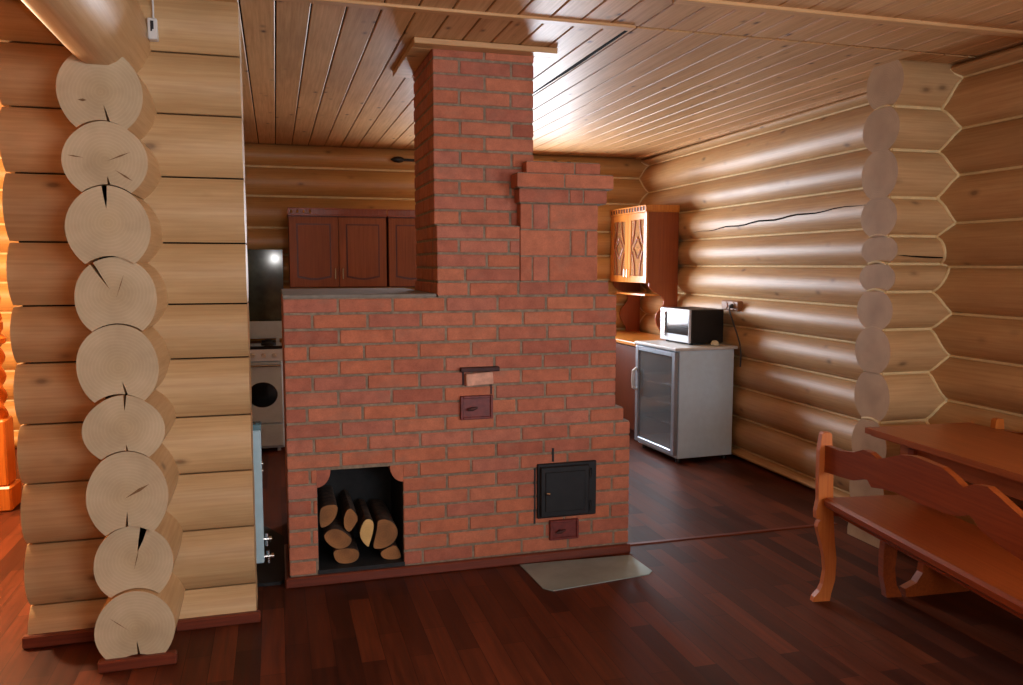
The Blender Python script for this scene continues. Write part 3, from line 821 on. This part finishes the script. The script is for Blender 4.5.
# ------------------------------------------------------------------ wall cabinets on the back wall
def ogee_panel(x0, x1, z0, z1, arch, n=14):
    pts = []
    for i in range(n + 1):
        u = i / n; x = x0 + (x1 - x0) * u
        pts.append((x, z0 - arch * (math.sin(PI * u) ** 1.3)))
    return pts + [(x1, z1), (x0, z1)]
def wall_cabinet(x0, x1, doors, label, hs):
    yf, yb, z0, z1 = 7.29, 7.615, 1.352, 1.972
    loc = ((x0 + x1) / 2, yb, z0)
    t = thing('wall_cabinet', label, 'cabinet', loc, 0, 'cherry wall cabinets on the back wall')
    b = MB(); b.box(x0, x1, yf, yb, z0, z1, c=.003); b.build('carcass', M['cherry_dark'], t, loc)
    w = (x1 - x0) / doors
    for i in range(doors):
        a, c = x0 + w * i + .003, x0 + w * (i + 1) - .003
        b = MB(); b.box(a, c, yf - .02, yf - .001, z0 + .006, z1 - .012, c=.004)
        m = .062
        b.prism(ogee_panel(a + m, c - m, z0 + .088, z1 - .07, .022), 'y', yf - .0225, yf - .0195, mat=1)
        b.prism(ogee_panel(a + m + .012, c - m - .012, z0 + .102, z1 - .082, .020), 'y', yf - .030, yf - .022)
        d = b.build('door', [M['cherry'], M['cherry_dark']], t, loc)
        hx = (c - .03) if hs[i] == 'r' else (a + .03)
        b = MB(); b.tube([(hx, yf - .02, z0 + .072), (hx, yf - .044, z0 + .075), (hx, yf - .044, z0 + .165), (hx, yf - .02, z0 + .168)], .0065, 8)
        o = tag(b.build('handle', M['chrome'], d), 'slim chrome bar handle'); o.location = (-loc[0], -loc[1], -loc[2])
    # galleried cornice
    b = MB(); b.box(x0 - .006, x1 + .004, yf - .028, yb, z1 - .004, z1 + .012, c=.003); b.box(x0 - .006, x1 + .004, yf - .028, yf - .018, z1 + .052, z1 + .064, c=.003)
    n = max(3, int((x1 - x0) / .052))
    for q in range(n + 1):
        px = x0 + .004 + (x1 - x0 - .012) * q / n; b.box(px - .007, px + .007, yf - .027, yf - .019, z1 + .012, z1 + .052)
    b.box(x0 + .004, x1 - .004, yf - .017, yf - .012, z1 + .01, z1 + .06, mat=0)
    for q in range(n):
        px = x0 + (x1 - x0) * (q + .5) / n
        if q < 4 and doors == 2: b.lathe([(.004, z1 + .018), (.012, z1 + .03), (.004, z1 + .044)], px, yf - .020, 8, mat=1)
    b.build('gallery_rail', [M['honey_side'], M['gold']], t, loc)
    return t
wall_cabinet(.117, .952, 2, 'cherry wall cabinet with two panelled doors and a pair of chrome handles', 'rl')
wall_cabinet(.966, 1.385, 1, 'cherry wall cabinet half hidden by the brick chimney', 'r')

# curtain rod
t = thing('curtain_rod', 'black curtain rod with bulb finials under the ceiling behind the chimney', 'curtain rod', (2.08, 7.52, 2.50))
b = MB(); b.tube([(-.93, 0, 0), (.87, 0, 0)], .013, 10); b.build('rod', M['black'], t)
for sx, xx in ((-1, -.93), (1, .87)):
    b = MB(); b.tube([(xx, 0, 0), (xx + sx * .02, 0, 0), (xx + sx * .05, 0, 0), (xx + sx * .09, 0, 0), (xx + sx * .12, 0, 0)], [.013, .024, .03, .022, .005], 12); b.build('finial', M['black'], t)
for xx in (-.7, .7):
    b = MB(); b.tube([(xx, 0, 0), (xx, .12, .02)], .008, 8); b.box(xx - .02, xx + .02, .09, .12, -.02, .05, c=.003); b.build('bracket', M['black'], t)

# ------------------------------------------------------------------ glazed cabinet at the right back corner
gx, gy0, gy1, gz0, gz1 = 3.225, 6.785, 7.605, 1.385, 2.03
LOC = (3.40, 7.2, 1.0)
t = thing('display_cabinet', 'honey oak corner wall cabinet with two latticed glass doors above an open shelf', 'cabinet', LOC)
b = MB(); w = .018
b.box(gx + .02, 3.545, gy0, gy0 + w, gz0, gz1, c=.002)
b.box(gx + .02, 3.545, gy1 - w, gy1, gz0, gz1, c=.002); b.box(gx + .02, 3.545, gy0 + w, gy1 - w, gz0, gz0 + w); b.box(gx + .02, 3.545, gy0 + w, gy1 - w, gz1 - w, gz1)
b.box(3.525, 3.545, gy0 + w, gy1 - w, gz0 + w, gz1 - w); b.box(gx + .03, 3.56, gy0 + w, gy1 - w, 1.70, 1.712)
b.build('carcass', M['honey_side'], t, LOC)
ym = (gy0 + gy1) / 2
for (a, c, hy) in ((gy0 + .001, ym - .002, 1), (ym + .002, gy1 - .001, -1)):
    b = MB(); m = .062
    b.box(gx, gx + .02, a, a + m, gz0, gz1 - .004, c=.003); b.box(gx, gx + .02, c - m, c, gz0, gz1 - .004, c=.003)
    b.box(gx, gx + .02, a + m, c - m, gz0, gz0 + m, c=.003); b.box(gx, gx + .02, a + m, c - m, gz1 - m - .004, gz1 - .004, c=.003)
    d = b.build('door', M['honey'], t, LOC)
    b = MB(); b.box(gx + .009, gx + .013, a + m - .005, c - m + .005, gz0 + m - .005, gz1 - m)
    o = b.build('pane', M['pane'], d); o.location = tuple(-v for v in LOC)
    b = MB(); yc = (a + c) / 2; hw = (c - m - a - m) / 2; zc = (gz0 + gz1) / 2; hz = (gz1 - gz0) / 2 - m
    xx = gx + .006
    for sg in (-1, 1):
        for sz in (-1, 1):
            # two bowed bars that meet the diamond in the middle
            pts = []
            for q in range(9):
                u = q / 8
                pts.append((xx, yc + sg * (hw * .38 + hw * .45 * (u ** 2)), zc + sz * (hz - (hz - .035) * u)))
            b.tube(pts, .0075, 6)
        b.tube([(xx, yc + sg * hw * .62, zc), (xx, yc, zc + .10)], .0075, 6); b.tube([(xx, yc + sg * hw * .62, zc), (xx, yc, zc - .10)], .0075, 6)
    o = tag(b.build('lattice', M['honey_side'], d), 'dark diamond and bow lattice'); o.location = tuple(-v for v in LOC)
    b = MB(); yk = (c - .03) if hy > 0 and c < ym + .01 else (a + .03)
    b.tube([(gx, yk, gz0 + .05), (gx - .022, yk, gz0 + .052), (gx - .022, yk, gz0 + .12), (gx, yk, gz0 + .122)], .005, 8)
    o = b.build('handle', M['chrome'], d); o.location = tuple(-v for v in LOC)
b = MB(); b.box(gx - .016, 3.545, gy0 - .012, gy1, gz1 - .004, gz1 + .012, c=.003); b.box(gx - .016, gx - .006, gy0 - .012, gy1, gz1 + .048, gz1 + .06, c=.002)
b.box(gx - .008, gx - .003, gy0 - .008, gy1, gz1 + .012, gz1 + .05, mat=1); b.box(gx - .016, 3.545, gy0 - .012, gy0 - .004, gz1 + .012, gz1 + .06, c=.002)
n = 13
for q in range(n + 1):
    py = gy0 + (gy1 - gy0 - .01) * q / n; b.box(gx - .015, gx - .007, py - .008, py + .010, gz1 + .012, gz1 + .048)
b.build('gallery_rail', [M['honey'], M['rail_dark']], t, LOC)
# open shelf below with curved side brackets
def side_prof():
    pts = [(3.545, gz0), (gx + .03, gz0), (gx + .032, gz0 - .03), (gx + .05, gz0 - .06), (gx + .09, gz0 - .085), (gx + .135, gz0 - .105), (gx + .17, gz0 - .13),
           (gx + .185, gz0 - .165), (gx + .18, gz0 - .20), (gx + .15, gz0 - .235), (gx + .115, gz0 - .275), (gx + .10, gz0 - .32), (gx + .11, gz0 - .37), (gx + .14, gz0 - .42),
           (gx + .165, gz0 - .46), (gx + .17, gz0 - .505), (3.545, gz0 - .505)]
    return pts
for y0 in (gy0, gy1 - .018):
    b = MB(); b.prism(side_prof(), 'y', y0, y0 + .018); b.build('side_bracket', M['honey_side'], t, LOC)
b = MB(); b.prism([(3.57, gy0 + .018), (gx + .10, gy0 + .018), (gx + .03, gy0 + .09), (gx + .01, ym - .05), (gx + .01, ym + .05), (gx + .03, gy1 - .09), (gx + .10, gy1 - .02), (3.57, gy1 - .02)], 'z', gz0 - .118, gz0 - .102)
b.build('open_shelf', M['honey'], t, LOC)

# worktop and base cabinet under it (behind the fridge)
b = MB(); b.box(2.965, 3.53, 6.42, 7.60, .848, .88, c=.005); o = b.build('worktop', M['honey']); tag(o, 'orange wooden worktop along the wall between fridge and back corner', 'worktop')
LOC = (3.27, 7.0, 0)
t = thing('base_cabinet', 'dark base cabinet under the orange worktop behind the glass-door fridge', 'cabinet', LOC)
b = MB(); b.box(3.01, 3.51, 6.44, 7.59, .09, .848, c=.003); b.box(3.06, 3.51, 6.46, 7.58, 0, .09); b.build('carcass', M['cherry_dark'], t, LOC)
for (a, c) in ((6.445, 7.013), (7.019, 7.585)):
    b = MB(); b.box(2.99, 3.009, a, c, .10, .84, c=.004); d = b.build('door', M['cherry_dark'], t, LOC)
    b = MB(); b.tube([(2.99, c - .05, .70), (2.966, c - .05, .702), (2.966, c - .05, .79), (2.99, c - .05, .792)], .006, 8)
    o = b.build('handle', M['chrome'], d); o.location = tuple(-v for v in LOC)

# ------------------------------------------------------------------ glass-door fridge (its door looks along -x)
RZ = math.radians(3.2)
t = thing('display_fridge', 'white glass-door fridge against the log wall carrying a microwave', 'fridge', (2.957, 5.668, 0), RZ)
fw, fdp, fh = .528, .655, .885
b = MB()
b.box(.035, fw, 0, .022, .035, fh, c=.004); b.box(.035, fw, fdp - .022, fdp, .035, fh, c=.004)
b.box(fw - .02, fw, .022, fdp - .022, .035, fh); b.box(.035, fw - .02, .022, fdp - .022, .035, .10); b.box(.035, fw - .02, .022, fdp - .022, fh - .05, fh)
b.build('cabinet_body', M['white'], t)
b = MB(); b.box(.05, fw - .021, .0225, .026, .10, fh - .05); b.box(.05, fw - .021, fdp - .026, fdp - .0225, .10, fh - .05); b.box(fw - .026, fw - .021, .026, fdp - .026, .10, fh - .05)
b.build('liner', M['fridgein'], t)
b = MB(); b.box(-.012, fw + .03, -.012, fdp + .006, fh, fh + .024, c=.006); b.build('top_board', M['offwhite'], t)
b = MB(); f = .05
b.box(-.004, .03, .004, .004 + f, .06, fh - .01, c=.005); b.box(-.004, .03, fdp - f - .004, fdp - .004, .06, fh - .01, c=.005)
b.box(-.004, .03, .004 + f, fdp - f - .004, .06, .06 + f * .8, c=.005); b.box(-.004, .03, .004 + f, fdp - f - .004, fh - .01 - f * .8, fh - .01, c=.005)
d = tag(b.build('door_frame', M['alu'], t), 'grey aluminium door frame')
b = MB(); b.box(.008, .014, f, fdp - f, .09, fh - .04); b.build('door_glass', M['fridgeglass'], d)
b = MB(); b.tube([(-.004, fdp - .03, .50), (-.034, fdp - .03, .52), (-.038, fdp - .03, .58), (-.034, fdp - .03, .66), (-.004, fdp - .03, .68)], .014, 10); b.build('door_handle', M['offwhite'], d)
for zz_ in (.27, .43, .58):
    b = MB()
    for q in range(12): b.tube([(.07 + q * .036, .028, zz_), (.07 + q * .036, fdp - .028, zz_)], .0025, 6)
    for xx in (.06, .47): b.tube([(xx, .028, zz_), (xx, fdp - .028, zz_)], .004, 6)
    b.box(.052, .058, .028, fdp - .028, zz_ - .004, zz_ + .014)
    b.build('shelf', M['chrome'], t)
for (xx, yy) in ((.06, .04), (.48, .04), (.06, fdp - .07), (.48, fdp - .07)):
    b = MB(); b.lathe([(.02, 0), (.02, .02), (.012, .036)], xx, yy, 12); b.build('foot', M['black'], t)

# microwave on the fridge, front looking along -x
t = thing('microwave', 'silver-fronted black microwave oven standing on top of the glass-door fridge', 'microwave', (3.165, 5.845, .909), math.radians(2.5))
mw, ml, mh = .315, .47, .285
b = MB(); b.box(.018, mw, 0, ml, .014, mh, c=.006)
for q in range(8): b.box(.16 + q * .014, .166 + q * .014, -.001, .002, .19, .23)
b.build('housing', M['black'], t)
b = MB(); b.box(-.004, .018, .0, ml, .014, mh, c=.006); fr = b.build('front_panel', M['silver'], t)
b = MB(); b.box(-.0065, -.003, .015, ml * .76, .075, mh - .045, c=.002); tag(b.build('door_window', M['blackglass'], fr), 'dark mirror-like door window')
b = MB(); b.box(-.007, -.003, ml * .80, ml - .02, .06, mh - .03, c=.002); b.build('keypad', M['offwhite'], fr)
b = MB(); b.box(-.018, -.003, ml * .775, ml * .79, .05, mh - .03, c=.003); b.build('handle', M['chrome'], fr)
for (xx, yy) in ((.04, .04), (.28, .04), (.04, ml - .05), (.28, ml - .05)):
    b = MB(); b.lathe([(.014, 0), (.012, .016)], xx, yy, 10); b.build('foot', M['black'], t)

# socket on the right wall and the cord
LOC = (3.515, 5.79, 1.225)
t = thing('wall_socket', 'brown surface-mounted double socket on the log wall right of the microwave', 'socket', LOC)
b = MB(); b.box(-.030, .02, -.125, .125, -.038, .042, c=.008); b.build('housing', M['socket'], t)
for yy in (-.055, .055):
    b = MB(); b.tube([(-.030, yy, .002), (-.036, yy, .002)], [.032, .029], 18); b.build('socket_face', M['socket'], t)
    for q in (-.009, .009):
        pass
b = MB(); b.tube([(3.478, 5.735, 1.226), (3.452, 5.733, 1.222), (3.448, 5.72, 1.18), (3.47, 5.69, 1.08), (3.485, 5.655, .99), (3.496, 5.638, .93), (3.503, 5.632, .85), (3.506, 5.640, .75)], .006, 8)
b.tube([(3.480, 5.735, 1.226), (3.455, 5.735, 1.222)], [.018, .014], 12)
o = b.build('power_cord', M['cord']); tag(o, 'dark power cord hanging from the wall socket behind the fridge', 'cord')
b = MB(); b.lathe([(.012, 0), (.03, .006), (.034, .022), (.022, .038), (.006, .044)], 0, 0, 16)
o = b.build('cream_lid', M['cream']); o.location = (3.345, 5.76, .9095); tag(o, 'small cream plastic lid lying on the fridge beside the microwave', 'lid')

# ------------------------------------------------------------------ table
TR = math.radians(-3.7)
t = thing('dining_table', 'long varnished wooden table by the right log wall', 'table', (2.752, 3.30, 0), TR)
tw, tl = .60, 1.55
b = MB(); b.prism([(0, -.0), (tw, 0), (tw, -tl), (0, -tl)], 'z', .732, .76); b.box(.02, tw - .02, -tl + .02, -.02, .722, .733)
b.build('tabletop', M['tablewood'], t)
b = MB()
b.box(.09, .115, -tl + .14, -.14, .63, .722, c=.003); b.box(tw - .115, tw - .09, -tl + .14, -.14, .63, .722, c=.003)
b.box(.115, tw - .115, -.165, -.14, .63, .722, c=.003); b.box(.115, tw - .115, -tl + .14, -tl + .165, .63, .722, c=.003); b.build('apron', M['tablewood'], t)
for yy in (-.24, -tl + .24):
    b = MB()
    prof = [(.10, 0), (.44, 0), (.45, .04), (.40, .065), (.31, .11), (.28, .22), (.265, .34), (.265, .46), (.34, .56), (.50, .64), (.50, .70), (.10, .70), (.10, .64), (.17, .56), (.19, .46), (.19, .34), (.19, .22), (.18, .11), (.15, .065), (.09, .04)]
    b.prism([(u - .03, v) for u, v in prof], 'y', yy - .02, yy + .02); b.build('leg', M['benchwood'], t)  # darker bench tone in place of the shade under table and bench
b = MB(); b.box(.177, .217, -tl + .26, -.26, .16, .24, c=.005); b.build('stretcher', M['tablewood'], t)

# ------------------------------------------------------------------ benches
TOP = [(0, .735), (.14, .737), (.24, .755), (.311, .782), (.36, .782), (.411, .765), (.483, .790), (.56, .818), (.624, .83), (.665, .832), (.717, .83), (.80, .828), (.86, .81), (.915, .786),
       (.966, .812), (1.026, .82), (1.085, .80), (1.164, .77), (1.24, .748), (1.38, .742)]
BOT = [(0, .612), (.14, .622), (.248, .634), (.32, .658), (.349, .664), (.38, .640), (.46, .655), (.537, .664), (.62, .662), (.689, .662), (.76, .668), (.832, .668), (.90, .68), (.945, .70), (.975, .692), (1.0, .668),
       (1.10, .642), (1.24, .622), (1.38, .614)]
POST = [(-.02, .785), (-.012, .793), (.018, .793), (.027, .785), (.034, .70), (.04, .615), (.046, .474), (.05, .40), (.060, .29), (.073, .20), (.070, .10), (.052, .03), (.048, .0), (-.036, .0), (-.030, .022),
        (-.004, .05), (.010, .08), (.020, .145), (.012, .21), (-.002, .265), (-.020, .325), (-.028, .355), (-.022, .378), (-.008, .386), (-.034, .395), (-.036, .43), (-.026, .48), (-.030, .60), (-.030, .71)]
def make_bench(label, loc, rz):
    t = thing('bench', label, 'bench', loc, rz, 'carved benches at the table')
    LB = 1.38
    b = MB(); b.prism([(-s_ - .0, z_) for s_, z_ in TOP] + [(-s_, z_) for s_, z_ in reversed(BOT)], 'x', -.004, .024)
    b.build('backrest', M['benchwood'], t)
    b = MB(); b.box(-.012, .40, -LB + .023, -.023, .452, .497, c=.012); b.build('seat', M['benchwood'], t)
    b = MB(); b.box(.07, .092, -LB + .023, -.023, .40, .454, c=.003); b.box(.35, .372, -LB + .023, -.023, .405, .462, c=.003); b.build('seat_rail', M['benchwood'], t)
    for yy in (0, -LB):
        b = MB(); b.prism(POST, 'y', yy - .015, yy + .015); b.build('back_leg', M['benchpost_lit'], t)
        b = MB(); fp = [(.36 - (x_ - .02), z_) for x_, z_ in POST if z_ < .47] 
        fp = [(.33, .462), (.385, .462), (.378, .40), (.365, .30), (.35, .20), (.352, .10), (.372, .03), (.376, 0), (.455, 0), (.45, .025), (.425, .06), (.412, .14), (.42, .24), (.44, .34), (.435, .40), (.42, .462)]
        fp = [(.325, .462), (.322, .40), (.312, .30), (.305, .20), (.308, .10), (.325, .03), (.33, 0), (.408, 0), (.40, .022), (.378, .06), (.366, .14), (.374, .22), (.392, .33), (.398, .40), (.396, .462)]
        b.prism(fp, 'y', yy - .02, yy + .02); b.build('front_leg', M['benchwood'], t)  # backrest's dark tone stands in for shade on the front legs
        b = MB(); b.box(.03, .33, yy - .012, yy + .012, .40, .46, c=.003); b.build('side_rail', M['benchwood'], t)
    return t
make_bench('varnished wooden bench with a wavy carved backrest turned towards the room', (2.385, 3.12, 0), math.radians(-7.6))
b2 = make_bench('bench between the table and the log wall, only its post top showing over the table', (3.395, 3.17 - 1.38, 0), math.radians(180 - 1.4))

# ------------------------------------------------------------------ hall at the far left
px_, py_ = -1.74, 5.80
t = thing('twisted_post', 'orange spiral-turned wooden post in the lit hall left of the log pillar', 'post', (px_, py_, 0))
b = MB(); b.box(-.11, .11, -.11, .11, 0, .16, c=.012); b.box(-.09, .09, -.09, .09, .16, .58, c=.01); b.build('base', M['postwood'], t)
def spiral(z0, z1, r, n=60, name='shaft'):
    b = MB(); pr = []
    for i in range(n + 1): pr.append((r, z0 + (z1 - z0) * i / n))
    b.lathe(pr, 0, 0, 24, twist=17.0, lobes=3, amp=.17); b.build(name, M['postwood'], t)
spiral(.58, 1.05, .075)
b = MB(); b.lathe([(.06, 1.04), (.095, 1.06), (.10, 1.09), (.07, 1.12), (.085, 1.15), (.085, 1.19), (.05, 1.21)], 0, 0, 24); b.build('collar', M['postwood'], t)
spiral(1.20, 2.30, .07)
b = MB(); b.lathe([(.06, 2.29), (.095, 2.32), (.10, 2.36), (.075, 2.38), (.10, 2.42), (.10, 2.618)], 0, 0, 24); b.build('capital', M['postwood'], t)

# little control box with its cable on the pillar wall
LOC = (-.442, 3.600, 2.437)
t = thing('control_box', 'small white control box with a dark mark high on the log pillar beside the beam', 'control box', LOC)
b = MB(); b.box(-.018, .018, -.018, .03, 0, .082, c=.004); b.build('case', M['offwhite'], t)
b = MB(); b.box(-.006, .006, -.0195, -.0175, .038, .070); b.box(-.006, .000, -.0195, -.0175, .030, .040); b.build('display', M['ink'], t)
b = MB(); b.tube([(.004, .0, .08), (.004, .004, .13), (.002, .01, .19)], .004, 8); b.build('cable', M['offwhite'], t)

# ------------------------------------------------------------------ lights
def area(name, loc, rot, sx, sy, e, c=(1, 1, 1)):
    l = bpy.data.lights.new(name, 'AREA'); l.shape = 'RECTANGLE'; l.size = sx; l.size_y = sy; l.energy = e; l.color = c
    o = bpy.data.objects.new(name, l); o.location = loc; o.rotation_euler = rot; COL.objects.link(o); o['kind'] = 'helper'; return o
def point(name, loc, e, r, c=(1, 1, 1)):
    l = bpy.data.lights.new(name, 'POINT'); l.energy = e; l.shadow_soft_size = r; l.color = c
    o = bpy.data.objects.new(name, l); o.location = loc; COL.objects.link(o); o['kind'] = 'helper'; return o
point('camera_flash', (0.0, -.02, 1.66), 20.0, .03, (1, .98, .95))
point('hall_lamp', (-2.2, 4.9, 2.2), 360.0, .10, (1, .74, .46))

w = bpy.data.worlds.new('sky'); sc.world = w; w.use_nodes = True
w.node_tree.nodes['Background'].inputs['Color'].default_value = (.72, .82, 1, 1)
w.node_tree.nodes['Background'].inputs['Strength'].default_value = 1.0

# ------------------------------------------------------------------ camera
F_PX, YAW, PITCH, ROLL, H = 815.9, .28089, .09489, .0005, 1.55
cam = bpy.data.cameras.new('camera'); cam.sensor_fit = 'HORIZONTAL'; cam.sensor_width = 36.0; cam.lens = F_PX / 1023 * 36.0
cam.clip_start = .02; cam.clip_end = 100
co = bpy.data.objects.new('camera', cam); COL.objects.link(co)
cy, sy = math.cos(YAW), math.sin(YAW)
f = Vector((sy * math.cos(PITCH), cy * math.cos(PITCH), -math.sin(PITCH))); r = Vector((cy, -sy, 0)); u = r.cross(f)
c_, s_ = math.cos(ROLL), math.sin(ROLL); r2 = c_ * r + s_ * u; u2 = -s_ * r + c_ * u
co.matrix_world = Matrix(((r2.x, u2.x, -f.x, 0), (r2.y, u2.y, -f.y, 0), (r2.z, u2.z, -f.z, H), (0, 0, 0, 1)))
sc.camera = co
vs = sc.view_settings
vs.view_transform = 'Standard'; vs.look = 'None'; vs.exposure = 0.08; vs.gamma = 1.0; vs.use_curve_mapping = False
sc.cycles.use_denoising = True
sc.cycles.max_bounces = 10; sc.cycles.diffuse_bounces = 5; sc.cycles.sample_clamp_indirect = 6.0
